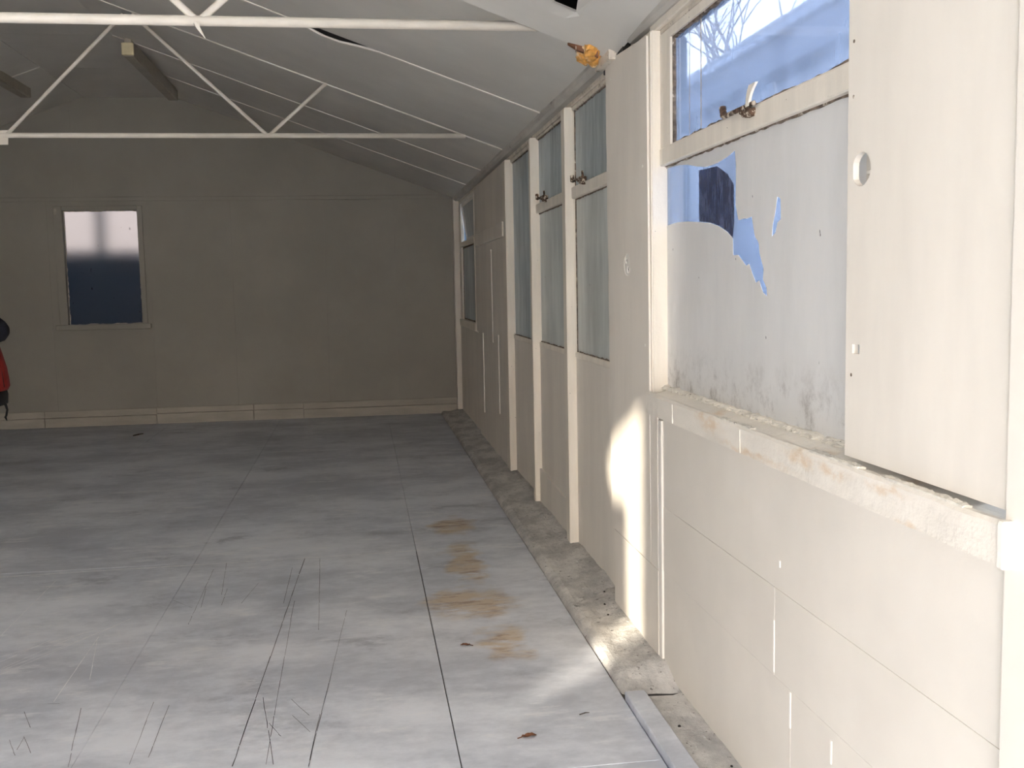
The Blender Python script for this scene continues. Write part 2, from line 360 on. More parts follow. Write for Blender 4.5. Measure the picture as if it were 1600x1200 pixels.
# ------------------------------------------------------------------ floor
floor = mk('floor', box(XL - 0.1, 1.25, YF - 0.1, YB + 0.1, -0.09, -0.012, 0), 'sub')
tag(floor, 'scuffed grey painted plywood floor with cuts and rusty stains', 'floor', 'structure')
xb = [0.893, 0.263, -0.96, -2.18, -3.40, -4.62, XL]; yb = [YF, 0.55, 3.0, 5.745, 8.85, YB - 0.004]
for i in range(len(xb) - 1):
    for j in range(len(yb) - 1):
        g = 0.0020 if i in (0, 1) and j in (2,) else 0.0006
        mk('floor_sheet', box(xb[i + 1] + (g if i == 0 else 0.0003), xb[i] - (g if i == 1 else 0.0003), yb[j] + 0.0008, yb[j + 1] - 0.0008, -0.012, random.uniform(-0.0006, 0.0006), 0.0015), 'floor', floor)

M['cut'] = paint('dark_saw_cut', (0.07, 0.07, 0.078), 0.2, 20)
M['scratch'] = paint('pale_scratch', (0.86, 0.86, 0.86), 0.1, 20)
def mark(seg, w, z, rnd):
    a, b = Vector(seg[:2]), Vector(seg[2:]); d = b - a; L = d.length; n = Vector((-d.y, d.x)) / L
    V, F = [], []; t = 0.0
    while t < L:
        u = min(L, t + rnd.uniform(0.08, 0.45)); k = len(V)
        for q in (t, (t + u) / 2, u):
            ww = w * rnd.uniform(0.45, 1.0) * 0.5; c = a + d * (q / L) + n * rnd.uniform(-0.0012, 0.0012)
            for sg in (-1, 1): V.append((*(c + n * ww * sg), z))
        F += [[k, k + 2, k + 3, k + 1], [k + 2, k + 4, k + 5, k + 3]]
        t = u + rnd.choice((0.0, 0.0, 0.006, 0.02))
    m = len(V); V += [(x, y, zz - 0.003) for x, y, zz in V]
    for f in list(F): F.append([q + m for q in f[::-1]])
    return V, F
_r = random.Random(5)
for sg in DARK: mk('saw_cut', mark(sg, 0.0042 if sg == DARK[0] else 0.0022, 0.0009, _r), 'cut', floor)
for k, sg in enumerate(WHITE): mk('scratch', mark(sg, 0.009 if k < 3 else 0.003, 0.0012, _r), 'scratch', floor)

# rough concrete kerb between floor and right wall
def kerb_pt(u, y):
    x = 0.897 + u * (1.19 - 0.897)
    z = 0.006 + 0.022 * min(1, u * 9) + 0.028 * max(0, u - 0.35) * 1.6
    z += 0.010 * nz(x * 1.5, y, 0, 5) + 0.006 * nz(x, y, 3, 17) + 0.003 * nz(x, y, 5, 40)
    if u < 0.04: z = -0.004
    k = max(0.0, min(1.0, (y - 3.47) / 0.22)); z = z * k + (1 - k) * (-0.03)
    return (x + 0.006 * nz(y, 0, 7, 6) * (1 if u < 0.3 else 0), y, z)
kerb = mk('baseboard_right', grid(kerb_pt, [0, 0.04, 0.08, 0.14, 0.2, 0.28, 0.36, 0.45, 0.55, 0.65, 0.75, 0.88, 1.0], lin(3.47, YB - 0.02, 260), (0, 0, -0.06)), 'concrete')
tag(kerb, 'rough grey concrete kerb strip along the foot of the right wall', 'kerb', 'structure')
def gut_pt(u, y):
    x = 0.972 + u * (1.19 - 0.972)
    return (x, y, -0.006 + 0.010 * u + 0.008 * nz(x, y, 1, 8) + 0.004 * nz(x, y, 2, 30))
mk('gutter_bed', grid(gut_pt, lin(0, 1, 9), lin(YF, 3.5, 120), (0, 0, -0.05)), 'concrete', kerb)
def edge_board():
    V, F = box(0.897, 0.972, YF, 3.49, -0.03, 0.026, 0.004)
    return V, F
mk('edge_board', edge_board(), 'floor', kerb)
for k in range(14):       # crumbs of broken concrete at the wall foot
    y = random.uniform(2.75, 5.2); x = random.uniform(1.0, 1.10); r = random.uniform(0.003, 0.008)
    bm = bmesh.new(); bmesh.ops.create_icosphere(bm, subdivisions=1, radius=r)
    z0 = (kerb_pt((x - 0.897) / 0.293, y)[2] if y > 3.49 else gut_pt((x - 0.972) / 0.218, y)[2])
    for v in bm.verts: v.co = Vector((v.co.x * random.uniform(.7, 1.3) + x, v.co.y * random.uniform(.8, 1.6) + y, v.co.z * 0.7 + z0 + r * 0.4))
    mk('concrete_crumb', bm2vf(bm), 'dark' if k % 3 == 0 else 'concrete', kerb)

# ------------------------------------------------------------------ ceiling
ceiling = root('ceiling', (RIDGE, 5, 2.5), 'pale sheeted ceiling with sloping sides and a narrow flat ridge', 'ceiling', 'structure')
cyb = [YB, 10.5, 9.19, 7.80, 6.15, 4.47, 3.0, 1.5, YF]
def sag(side, j, x, y, y0, y1):
    t = (y - y0) / (y1 - y0)
    s = -0.006 * math.sin(math.pi * t)
    if side == 'r' and j == 3:      # sheet that has dropped off its joint next to the cover strip
        s -= 0.034 * math.exp(-((x + 0.12) / 0.17) ** 2) * (1 - t) ** 2
    if side == 'r' and j == 5:      # sheet hanging below the near truss
        s -= 0.045 * t ** 3 * max(0.0, min(1.0, (x + 0.3) / 0.8))
    return s
for j in range(len(cyb) - 1):
    y1, y0 = cyb[j], cyb[j + 1]
    gap = 0.002
    xsr = lin(1.12, -1.98, 40)
    def fr(x, y): return (x, y, ceil_z(x) + sag('r', j, x, y, y0, y1))
    ysr = lin(y0 + gap, y1 - gap, 7)
    if j == 5:                      # the sheet with a torn hole near the eaves
        xsr = lin(1.12, 0.905, 4) + [0.86, 0.79] + lin(0.70, -1.98, 32); ysr = lin(y0 + gap, 3.80, 4) + [3.95, 4.135] + lin(4.22, y1 - gap, 3)
        def fr(x, y, j=j, y0=y0, y1=y1):
            yy = y - 0.035 if (x == 0.79 and y == 4.135) else y
            return (x + 0.03 * (x == 0.86) * (y == 4.135), yy, ceil_z(x) + sag('r', j, x, y, y0, y1))
    sheet = grid(fr, xsr, ysr, (0, 0, 0.008), skip={(xsr.index(0.86), ysr.index(3.95))} if j == 5 else ())
    mk('ceiling_sheet', sheet, 'ceil', ceiling)
    mk('ceiling_sheet', grid(lambda x, y: (x, y, 3.64), lin(-1.982, -2.938, 3), [y0 + gap, y1 - gap], (0, 0, 0.008)), 'ceil', ceiling)
    mk('ceiling_sheet', grid(lambda x, y: (x, y, ceil_z(x) + sag('l', j, x, y, y0, y1)), lin(-2.94, XL, 12), lin(y0 + gap, y1 - gap, 5), (0, 0, 0.008)), 'ceil', ceiling)
def strip_vf(y, xa, xb2, w=0.028, t=0.007, j=None):
    def f(x, yy):
        s = sag('r', j, x, y + 0.01, y, y + 1.65) if j is not None else 0
        return (x, yy, ceil_z(x) - t + s)
    return grid(f, lin(xa, xb2, 30), [y - w / 2, y + w / 2], (0, 0, t - 0.001))
for k, y in enumerate((10.5, 9.19, 7.80, 6.15, 3.0, 1.5)):
    mk('cover_strip', strip_vf(y, 1.10, -1.98, j=3 if y == 6.15 else None, w=0.024), 'strip', ceiling)
    mk('cover_strip', strip_vf(y, -2.94, XL + 0.02), 'strip', ceiling)
# roof over the ceiling
roof = mk('roof', join(grid(lambda x, y: (x, y, 2.52 + 0.365 * (1.09 - x) + 0.13), [1.27, RIDGE], [YF - 0.12, YB + 0.3], (0, 0, 0.04)),
                       grid(lambda x, y: (x, y, 2.52 + 0.365 * (x + 6.01) + 0.13), [RIDGE, XL - 0.4], [YF - 0.12, YB + 0.3], (0, 0, 0.04))), 'dark')
tag(roof, 'dark roof deck above the pale ceiling sheets', 'roof', 'structure')
mk('eaves_gutter', join(box(1.24, 1.52, YF - 0.12, YB + 0.3, 2.625, 2.645, 0.004), box(1.50, 1.52, YF - 0.12, YB + 0.3, 2.64, 2.72, 0.004)), 'pier', roof)

# ------------------------------------------------------------------ end wall (far)
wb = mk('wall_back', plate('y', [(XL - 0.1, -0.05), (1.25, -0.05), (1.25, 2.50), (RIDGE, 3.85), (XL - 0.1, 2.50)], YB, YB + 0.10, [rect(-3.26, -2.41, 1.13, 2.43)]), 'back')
tag(wb, 'dim cream end wall of joined sheets under the gable', 'wall', 'structure')
joints = [XL, -4.7, -3.40, -2.33, -1.43, -0.39, 0.41, 1.10]
for i in range(len(joints) - 1):
    a, b = joints[i] + 0.0015, joints[i + 1] - 0.0015
    t = 0.004 + random.uniform(0, 0.003)
    if i == 2:
        for z0, z1 in ((0.18, 1.08), (2.462, 2.505)):
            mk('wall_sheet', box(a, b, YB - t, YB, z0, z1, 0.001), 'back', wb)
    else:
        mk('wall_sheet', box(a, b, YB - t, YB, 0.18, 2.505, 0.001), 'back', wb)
gj = [-5.9, -4.4, -3.1, -1.9, -0.6, 1.10]
for i in range(len(gj) - 1):
    a, b = gj[i] + 0.001, gj[i + 1] - 0.001
    pts = [(a, 2.555), (b, 2.555), (b, ceil_z(b) - 0.004)] + [(x, ceil_z(x) - 0.004) for x in (-1.98, -2.94) if a < x < b] + [(a, ceil_z(a) - 0.004)]
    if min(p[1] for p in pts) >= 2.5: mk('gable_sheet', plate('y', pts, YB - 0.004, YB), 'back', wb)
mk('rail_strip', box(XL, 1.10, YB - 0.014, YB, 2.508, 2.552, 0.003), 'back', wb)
bbk = root('baseboard_back', (-2.4, YB, 0), 'low cream skirting boards along the dim end wall', 'skirting', 'structure')
sj = [XL, -4.9, -3.55, -2.34, -1.265, -0.70, 1.09]
for i in range(len(sj) - 1):
    up = 0.115 if i in (3, 4) else 0.105
    mk('skirting_board', box(sj[i] + 0.003, sj[i + 1] - 0.003, YB - 0.026 - 0.004 * (i % 2), YB - 0.002, -0.002, up, 0.004), 'skirt', bbk)
    mk('skirting_cap', box(sj[i] + 0.001, sj[i + 1] - 0.001, YB - 0.016, YB - 0.002, up + 0.002, 0.182, 0.004), 'skirt', bbk)

# end-wall window
w6 = root('window_6', (-2.84, YB, 1.13), 'small frosted window in the dim end wall, bright above and dark blue below', 'window', 'structure')
mk('jamb', box(-3.325, -3.235, YB - 0.022, YB + 0.09, 1.13, 2.455, 0.004), 'back', w6)
mk('jamb', box(-2.442, -2.385, YB - 0.022, YB + 0.09, 1.13, 2.455, 0.004), 'back', w6)
mk('head', box(-3.235, -2.442, YB - 0.022, YB + 0.09, 2.405, 2.455, 0.004), 'back', w6)
mk('sill', box(-3.37, -2.35, YB - 0.035, YB + 0.09, 1.085, 1.145, 0.006), 'back', w6)
po = wobble(rect(-3.24, -2.44, 1.14, 2.41), 0.006, 0.05, 3)
mk('pane', plate('y', rect(-3.24, -2.44, 1.14, 2.41), YB + 0.050, YB + 0.054), 'frost', w6)
bd = wobble(rect(-3.228, -2.452, 1.150, 2.400), 0.006, 0.03, 4)
mk('putty_bead', plate('y', rect(-3.245, -2.435, 1.135, 2.415), YB + 0.040, YB + 0.050, [bd]), 'peel', w6)
mk('catch', join(box(-3.315, -3.285, YB - 0.035, YB - 0.020, 2.36, 2.43, 0.004), tube([(-3.30, YB - 0.04, 2.40), (-3.30, YB - 0.05, 2.34)], 0.006, 6)), 'skirt', w6)

# ------------------------------------------------------------------ right wall
wins = [(1.72, 3.87, 1.085, 2.43), (4.47, 5.56, 1.10, 2.44), (5.64, 6.74, 1.10, 2.44), (6.76, 7.92, 1.10, 2.44), (10.30, 11.90, 1.10, 2.45)]
wr = mk('wall_right', plate('x', rect(YF - 0.1, YB + 0.1, -0.05, 2.62), 1.19, 1.25, [rect(a, b, c, d) for a, b, c, d in wins]), 'pier')
tag(wr, 'cream lined side wall of posts, infill sheets and painted blocks', 'wall', 'structure')
def post(y0, y1, z1=2.445, x0=XW, nm='post'):
    V, F = box(x0, 1.19, y0, y1, 0.0, z1, 0.005, 2)
    V = [(x + 0.004 * nz(y, z, 1, 1.3), y + 0.004 * nz(x, z, 2, 1.5), z) for x, y, z in V]
    return mk(nm, (V, F), 'timber', wr)
post(3.857, 3.935); post(5.535, 5.632); post(6.68, 6.748); post(7.84, 8.02); post(4.40, 4.46, 2.43, 1.122)
# infill sheets below the windows
for a, b, t in ((4.46, 5.534, 0), (5.633, 6.679, 0.002), (6.749, 7.839, 0)):
    mk('infill_sheet', box(XI - t, 1.19, a, b, 0.01, 1.095, 0.003), 'board', wr)
mk('kick_board', plate('x', [(5.633, 0.02), (6.679, 0.02), (6.679, 0.27), (5.633, 0.235)], 1.148, XI), 'board', wr)
mk('kick_board', plate('x', [(6.749, 0.02), (7.839, 0.02), (7.839, 0.05), (6.749, 0.06)], 1.140, XI), 'concrete', wr)
mk('rust_flashing', box(1.150, XI + 0.003, 4.47, 5.53, 0.008, 0.030, 0.002), 'rustred', wr)
# boarded stretch towards the far window
mk('lining_sheet', box(1.128, 1.19, 8.02, 9.93, 1.99, 2.445, 0.003), 'board', wr)
mk('lining_rail', box(1.104, 1.19, 7.985, 9.93, 1.872, 1.988, 0.004), 'board', wr)
mk('lining_sheet', box(1.124, 1.19, 8.02, 8.82, 0.03, 1.871, 0.003), 'board', wr)
mk('lining_sheet', box(1.126, 1.19, 8.823, 9.95, 0.03, 1.871, 0.003), 'board', wr)
for y, z0, z1 in ((8.82, 1.0, 1.80), (8.45, 0.42, 1.08), (9.55, 0.30, 1.05)):
    mk('paint_ridge', box(1.119, 1.13, y, y + 0.012, z0, z1, 0.002), 'strip', wr)
mk('infill_sheet', box(XI - 0.022, 1.19, 9.955, 12.04, 0.03, 1.03, 0.003), 'board', wr)
mk('infill_sheet', box(XI - 0.012, 1.19, 9.955, 10.34, 1.035, 2.445, 0.003), 'board', wr)
mk('corner_post', box(1.085, 1.19, 11.93, 12.048, 0.05, 2.50, 0.004), 'board', wr)
# painted blocks below the near sill
bx0 = 1.115
for z0, z1, ys in ((0.0, 0.389, (1.60, 2.545, 3.72)), (0.391, 0.644, (1.60, 2.655, 3.72)), (0.646, 1.01, (1.60, 3.72))):
    for a, b in zip(ys, ys[1:]):
        d = random.uniform(-0.0012, 0.0012)
        mk('wall_block', box(bx0 + d * 0.5, 1.19, a + 0.0003, b - 0.0003, z0 - 0.0007, z1 + 0.0007, 0.0009), 'wall', wr)
for y, z0, z1 in ((2.657, 0.40, 0.55), (2.545, 0.285, 0.385), (2.62, 0.71, 0.73), (2.30, 0.30, 0.36)):
    mk('paint_ridge', box(1.1125, 1.117, y - 0.004, y + 0.004, z0, z1, 0.0015), 'strip', wr)
mk('batten', box(1.1075, 1.13, 3.722, 3.765, 0.035, 0.975, 0.002), 'strip', wr)
# end post at the door and the plain wall towards the entrance
mk('door_post', box(1.086, 1.19, 1.36, 1.598, -0.01, 2.50, 0.006), 'wall', wr)
mk('lining_sheet', box(1.118, 1.19, YF, 1.358, -0.01, 2.50, 0.003), 'wall', wr)
mk('infill_sheet', box(XI, 1.19, 1.60, 3.85, 1.012, 1.084, 0.002), 'wall', wr)
# head plates above the windows
mk('head_plate', box(1.150, 1.19, 3.935, 12.04, 2.446, 2.53, 0.004), 'peel', wr)
mk('head_plate', box(1.135, 1.19, 1.60, 3.934, 2.446, 2.53, 0.004), 'timber', wr)

# eaves mouldings
tr1 = root('trim_1', (1.1, 8, 2.45), 'grimy eaves moulding between ceiling and right wall, broken off at one end', 'moulding', 'structure')
def mould(xf, y0, y1, zb):
    prof = [(xf + 0.022, zb), (xf + 0.006, zb + 0.012), (xf, zb + 0.03), (xf, 2.53), (xf + 0.06, 2.53), (xf + 0.06, zb)]
    ys = lin(y0, y1, max(2, int((y1 - y0) / 0.12)))
    return loft([[(x + 0.003 * nz(y, i, 0, 3), y, z + 0.003 * nz(y, i, 4, 3)) for i, (x, z) in enumerate(prof)] for y in ys])
mk('moulding', mould(1.092, 4.36, YB - 0.005, 2.468), 'grime', tr1)
mk('moulding', mould(1.104, YF, 4.20, 2.474), 'grime', tr1)
mk('broken_end', plate('y', wobble(rect(1.078, 1.112, 2.445, 2.53), 0.003, 0.012, 5), 4.36, 4.62), 'peel', tr1)
mk('gap_shade_block', box(1.116, 1.15, 4.27, 4.62, 2.43, 2.53, 0.002), 'dark', tr1)  # dark block painted in for the shade inside the gap

# ------------------------------------------------------------------ right wall windows
def ring(y0, y1, z0, z1, w, xa, xb2, amp=0.0, seed=0):
    inner = rect(y0 + w, y1 - w, z0 + w, z1 - w)
    if amp: inner = wobble(inner, amp, 0.03, seed)
    return plate('x', rect(y0, y1, z0, z1), xa, xb2, [inner])
def casement(n, label, y0, y1, z0, zt0, zt1, z1, lower, upper, latch_y=None):
    w = root('window_%d' % n, (1.17, (y0 + y1) / 2, z0), label, 'window', 'structure')
    mk('bottom_rail', box(XI - 0.004, 1.19, y0 - 0.02, y1 + 0.02, z0 - 0.032, z0, 0.004), 'timber', w)
    mk('top_rail', box(XI - 0.006, 1.19, y0 - 0.02, y1 + 0.02, z1, 2.446, 0.004), 'peel', w)
    for a, b in ((y0 - 0.03, y0), (y1, y1 + 0.006)): mk('stile', box(XI - 0.002, 1.19, a, b, z0, z1, 0.003), 'timber', w)
    if zt0: mk('transom', box(1.150, 1.19, y0, y1, zt0, zt1, 0.005), 'timber', w)
    spans = [(z0, zt0 or z1, lower, 'pane')] + ([(zt1, z1, upper, 'pane')] if zt0 else [])
    for k, (a, b, mt, nm) in enumerate(spans):
        p = mk(nm, plate('x', rect(y0, y1, a, b), 1.176, 1.180), mt, w)
        mk('putty_line', ring(y0, y1, a, b, 0.006, 1.170, 1.176, 0.003, n * 10 + k), 'gap', w)
    if latch_y:
        latch(w, latch_y, zt1)
    return w
def latch(w, y, z, lever=False):
    st = mk('window_stay', join(box(1.128, 1.137, y - 0.06, y + 0.19, z + 0.012, z + 0.026, 0.003), tube([(1.132, y + 0.19, z + 0.018), (1.132, y + 0.20, z + 0.05)], 0.011, 6),
                                box(1.130, 1.152, y - 0.03, y + 0.02, z - 0.012, z + 0.012, 0.004)), 'rust', w)
    mk('stay_bracket', join(box(1.136, 1.172, y + 0.02, y + 0.06, z - 0.004, z + 0.03, 0.004), tube([(1.15, y + 0.04, z), (1.128, y + 0.04, z + 0.01)], 0.008, 6)), 'rust', st)
    if not lever: mk('peg', tube([(1.14, y - 0.05, z - 0.02), (1.132, y - 0.05, z + 0.05)], [0.009, 0.005], 6), 'rust', st)
casement(2, 'blue-grey whitewashed window with rusty stay, half covered by the pale lining board', 4.49, 5.53, 1.122, 1.955, 2.018, 2.425, 'washgreen', 'washblue', 5.22)
casement(3, 'whitewashed window with rusty stay, second post from the corner boards', 5.66, 6.715, 1.118, 1.958, 2.018, 2.432, 'washgreen', 'washblue', 6.32)
casement(4, 'tall single-pane blue whitewashed window without a transom', 6.80, 7.875, 1.113, None, None, 2.42, 'washblue', 'washblue')
# far window with its hopper slightly open
w5 = root('window_5', (1.17, 11.1, 1.11), 'farthest side window in the corner, its top sash tilted open', 'window', 'structure')
mk('bottom_rail', box(1.135, 1.19, 10.34, 11.93, 1.035, 1.115, 0.004), 'timber', w5)
mk('top_rail', box(1.15, 1.19, 10.34, 11.93, 2.42, 2.447, 0.004), 'timber', w5)
mk('stile', box(1.148, 1.19, 11.74, 11.93, 1.115, 2.42, 0.004), 'timber', w5)
mk('stile', box(1.148, 1.19, 10.34, 10.40, 1.115, 2.42, 0.004), 'timber', w5)
mk('transom', box(1.142, 1.19, 10.40, 11.74, 1.93, 1.985, 0.004), 'timber', w5)
mk('pane', plate('x', rect(10.40, 11.74, 1.115, 1.93), 1.176, 1.180), 'washblue', w5)
mk('putty_line', ring(10.40, 11.74, 1.115, 1.93, 0.012, 1.170, 1.176, 0.005, 55), 'gap', w5)
def tilt(vf, zt, ang):
    V, F = vf; c, s = math.cos(ang), math.sin(ang)
    return [(1.17 + (x - 1.17) * c + (z - zt) * s, y, zt + (z - zt) * c - (x - 1.17) * s) for x, y, z in V], F
sash = mk('hopper_sash', tilt(plate('x', rect(10.41, 11.72, 1.99, 2.415), 1.158, 1.178, [rect(10.46, 11.66, 2.03, 2.38)]), 2.415, -0.13), 'timber', w5)
mk('pane', tilt(plate('x', rect(10.455, 11.665, 2.025, 2.385), 1.166, 1.170), 2.415, -0.13), 'washgreen', sash)
# near window
w1 = root('window_1', (1.17, 2.8, 1.085), 'large near window, clear dusty glass above and torn white film below', 'window', 'structure')
mk('stile', box(1.158, 1.19, 3.866, 3.88, 1.085, 1.94, 0.002), 'timber', w1)
mk('transom', box(1.148, 1.19, 1.72, 3.866, 1.938, 2.004, 0.004), 'timber', w1)
mk('top_rail', box(1.152, 1.19, 1.72, 3.856, 2.425, 2.447, 0.004), 'peel', w1)
sash = mk('hopper_sash', plate('x', rect(1.74, 3.854, 1.99, 2.424), 1.151, 1.182, [rect(1.80, 3.728, 2.005, 2.392)]), 'timber', w1)
mk('pane', plate('x', rect(1.79, 3.738, 1.995, 2.402), 1.172, 1.176), 'clear', sash)
mk('putty_line', ring(1.80, 3.728, 2.005, 2.392, 0.007, 1.160, 1.172, 0.004, 11), 'gap', sash)
mk('drip_run', box(1.1705, 1.1718, 3.438, 3.4425, 2.008, 2.388, 0), 'drip', sash)
mk('drip_run', box(1.1708, 1.1718, 3.563, 3.565, 2.008, 2.388, 0), 'drip', sash)
pn = mk('pane', plate('x', rect(1.73, 3.868, 1.088, 1.940), 1.178, 1.182), 'clear', w1)
hole_a = [(3.862, 1.930), (3.862, 1.712), (3.80, 1.716), (3.72, 1.718), (3.60, 1.713), (3.485, 1.704), (3.37, 1.694), (3.28, 1.678), (3.20, 1.655), (3.15, 1.632),
          (3.145, 1.578), (3.10, 1.578), (3.06, 1.556), (3.035, 1.543), (3.01, 1.548), (2.985, 1.52), (2.955, 1.490), (2.93, 1.497), (2.90, 1.462), (2.868, 1.450), (2.872, 1.475),
          (2.90, 1.50), (2.895, 1.53), (2.925, 1.575), (2.935, 1.61), (2.965, 1.63), (2.99, 1.690), (3.03, 1.686), (3.05, 1.688), (3.10, 1.686), (3.125, 1.735), (3.122, 1.86), (3.132, 1.905),
          (3.20, 1.893), (3.29, 1.885), (3.40, 1.884), (3.50, 1.897), (3.60, 1.915), (3.70, 1.925)]
hole_b = [(2.797, 1.733), (2.775, 1.725), (2.772, 1.668), (2.795, 1.660), (2.81, 1.632), (2.835, 1.622), (2.83, 1.655), (2.812, 1.69)]
mk('white_film', plate('x', rect(1.74, 3.866, 1.090, 1.938), 1.1762, 1.1775, [hole_a, hole_b]), 'film', pn)
scr = [(3.482, 1.882), (3.482, 1.706), (3.37, 1.696), (3.28, 1.680), (3.20, 1.657), (3.152, 1.634), (3.14, 1.69), (3.145, 1.80), (3.20, 1.84), (3.30, 1.875), (3.40, 1.878)]
mk('scraped_film', plate('x', scr, 1.1772, 1.1778), glass_mat('scratched_film_remains', 0.55, (0.50, 0.50, 0.60), (0.24, 0.25, 0.30), 26, 0.42, 0.6, 0.05), pn)
mk('putty_line', ring(1.73, 3.868, 1.085, 1.940, 0.006, 1.170, 1.176, 0.003, 12), 'gap', w1)
def bead_pt(a, y):
    r = 0.013 * (1 + 0.5 * nz(y, 0, 0, 22) + 0.35 * nz(y, 3, a, 60))
    ang = a * math.pi * 0.5
    return (1.176 - r * 1.7 * math.sin(ang), y, 1.082 + r * math.cos(ang))
mk('putty_bead', grid(bead_pt, lin(-0.1, 1.0, 6), lin(2.20, 3.86, 260)), 'bead', w1)
def sill_vf():
    prof = [(1.070, 1.000), (1.068, 1.072), (1.074, 1.080), (1.092, 1.078), (1.098, 1.066), (1.120, 1.072), (1.170, 1.086), (1.19, 1.086), (1.19, 1.040), (1.112, 1.000)]
    ys = lin(1.582, 3.80, 160); R_ = []
    for y in ys:
        R_.append([(x + 0.0025 * nz(y, i, 0, 9) * (i < 7), y, z + 0.003 * nz(y, i * 3, 2, 8) + 0.0015 * nz(y, i, 5, 45)) for i, (x, z) in enumerate(prof)])
    return loft(R_)
sl = mk('sill', sill_vf(), 'sill', w1)
for a, b in ((2.74, 3.0), (2.1, 2.35), (1.70, 2.0)):
    def flake(u, y): return (1.0725 + u * 0.02, y, 1.083 + 0.004 * nz(y, u, 0, 25) + 0.003 * nz(y, u, 1, 70))
    mk('paint_flake', grid(flake, lin(0, 1, 4), lin(a, b, 30), (0, 0, -0.006)), 'bead', sl)
mk('sill_end', box(1.064, 1.092, 1.566, 1.584, 0.998, 1.082, 0.003), 'strip', sl)
for y, zc in ((3.45, 1.0), (2.80, 1.0)): mk('joint_line', box(1.0665, 1.07, y, y + 0.002, 1.002, 1.07, 0), 'bead', sl)
latch(w1, 2.92, 1.985, lever=True)
lv = [[(1.130 + 0.001 * k * k + dx, 2.903 + dy * (0.75 + 0.06 * k * k), 2.00 + 0.0165 * k) for dx, dy in ((-0.004, -0.016), (0.004, -0.016), (0.004, 0.016), (-0.004, 0.016))] for k in range(5)]
mk('stay_lever', loft(lv), 'ivory', w1)

# ------------------------------------------------------------------ lining boards nailed over the wall
p1 = root('lining_board', (XW, 4.2, 0.03), 'tall pale lining board between the near window and the whitewashed windows, sunlit at its foot', 'board')
out = wobble([(3.866, 0.386), (4.505, 0.386), (4.545, 2.47), (3.885, 2.43)], 0.005, 0.06, 21, which=(1,))
up = mk('upper_board', plate('x', out, 1.106, 1.114, [circle(4.195, 1.572, 0.052, 0.046, 18)]), 'board', p1)
mk('lower_board', plate('x', [(3.766, 0.03), (4.46, 0.012), (4.46, 0.383), (3.766, 0.383)], 1.1055, 1.114), 'board', p1)
mk('side_strip', plate('x', [(3.767, 0.386), (3.864, 0.386), (3.864, 0.985), (3.767, 0.985)], 1.1065, 1.114), 'board', p1)
dsk = mk('blank_disc', plate('x', circle(4.195, 1.572, 0.051, 0.045, 18), 1.108, 1.1125, [circle(4.215, 1.590, 0.013, 0.013, 8), circle(4.190, 1.552, 0.014, 0.016, 8), circle(4.165, 1.545, 0.008, 0.016, 8)]), 'strip', p1)
mk('disc_hole_shade', plate('x', circle(4.195, 1.572, 0.045, 0.040, 14), 1.1126, 1.1135), 'dark', p1)  # dark plate gives the disc holes their shade
for y, z in ((4.45, 2.38), (3.95, 1.95), (4.40, 1.30), (3.93, 1.25)):
    mk('nail_head', plate('x', circle(y, z, 0.006, 0.006, 8), 1.1045, 1.106), 'strip', p1)
p2 = root('lining_board', (XW, 1.9, 1.09), 'wide cream lining board covering the end of the near window, with round and square cut-outs', 'board')
cut = circle(2.150, 1.737, 0.042, 0.037, 24)
cut = [(min(a, 2.188), b) for a, b in cut]
sq = rect(2.148, 2.182, 1.329, 1.350)
mk('upper_board', plate('x', [(1.600, 1.092), (2.213, 1.091), (2.216, 2.49), (1.600, 2.49)], 1.098, 1.112, [cut, sq]), 'board', p2)
mk('cutout_backing', box(1.140, 1.147, 2.06, 2.21, 1.30, 1.79, 0.002), 'board', p2)
def knob():
    rings = [[(1.140 - d, 2.142 + r * math.cos(a), 1.733 + r * math.sin(a)) for a in [2 * math.pi * k / 12 for k in range(12)]] for d, r in ((0, 0.022), (0.004, 0.022), (0.006, 0.012), (0.014, 0.013), (0.018, 0.010), (0.020, 0.004))]
    return loft(rings)
mk('bolt_knob', knob(), 'ivory', p2, True)
mk('bolt_bar', join(box(1.130, 1.140, 2.145, 2.19, 1.727, 1.740, 0.003), box(1.130, 1.140, 2.11, 2.125, 1.705, 1.765, 0.003)), 'strip', p2)
for y, z in ((2.19, 2.02), (2.185, 1.28), (2.19, 1.90)):
    mk('nail_head', plate('x', circle(y, z, 0.004, 0.004, 8), 1.0970, 1.098), 'gap', p2)

# ------------------------------------------------------------------ entrance wall behind the camera, left wall
def sunmap(y, z):      # point on the right wall lit by the slot -> point in the entrance wall
    t = (y - YF) / SUN_H.y
    return (1.11 - t * SUN_H.x, z + t * SUN_T)
wf = mk('wall_front', plate('y', [(XL - 0.1, -0.05), (-2.20, -0.05), (-2.20, 2.50), (1.05, 2.50), (1.05, -0.05), (1.25, -0.05), (1.25, 2.55), (RIDGE, 3.85), (XL - 0.1, 2.50)], YF - 0.10, YF, [rect(-5.75, -4.45, 1.15, 2.52)]), 'wall')
tag(wf, 'cream entrance wall with a wide open doorway', 'wall', 'structure')
slot = [sunmap(4.00, 0.98), sunmap(4.74, 0.66), sunmap(4.70, 0.53), sunmap(4.23, 0.56), sunmap(4.21, -0.13), sunmap(4.03, -0.13)]
w7 = mk('window_7', plate('y', rect(-5.77, -4.43, 1.13, 2.54), YF, YF + 0.012, [slot]), 'board')  # added unseen board; its gap shapes the sun strip on the right wall
tag(w7, 'added board in the entrance wall, its gap shaped for the sun strip', 'window', 'structure')
wl = mk('wall_left', box(XL - 0.1, XL, YF, YB, -0.05, 2.52, 0), 'brown')
tag(wl, 'plain unseen side wall opposite the windows, darkened to cut bounced light', 'wall', 'structure')

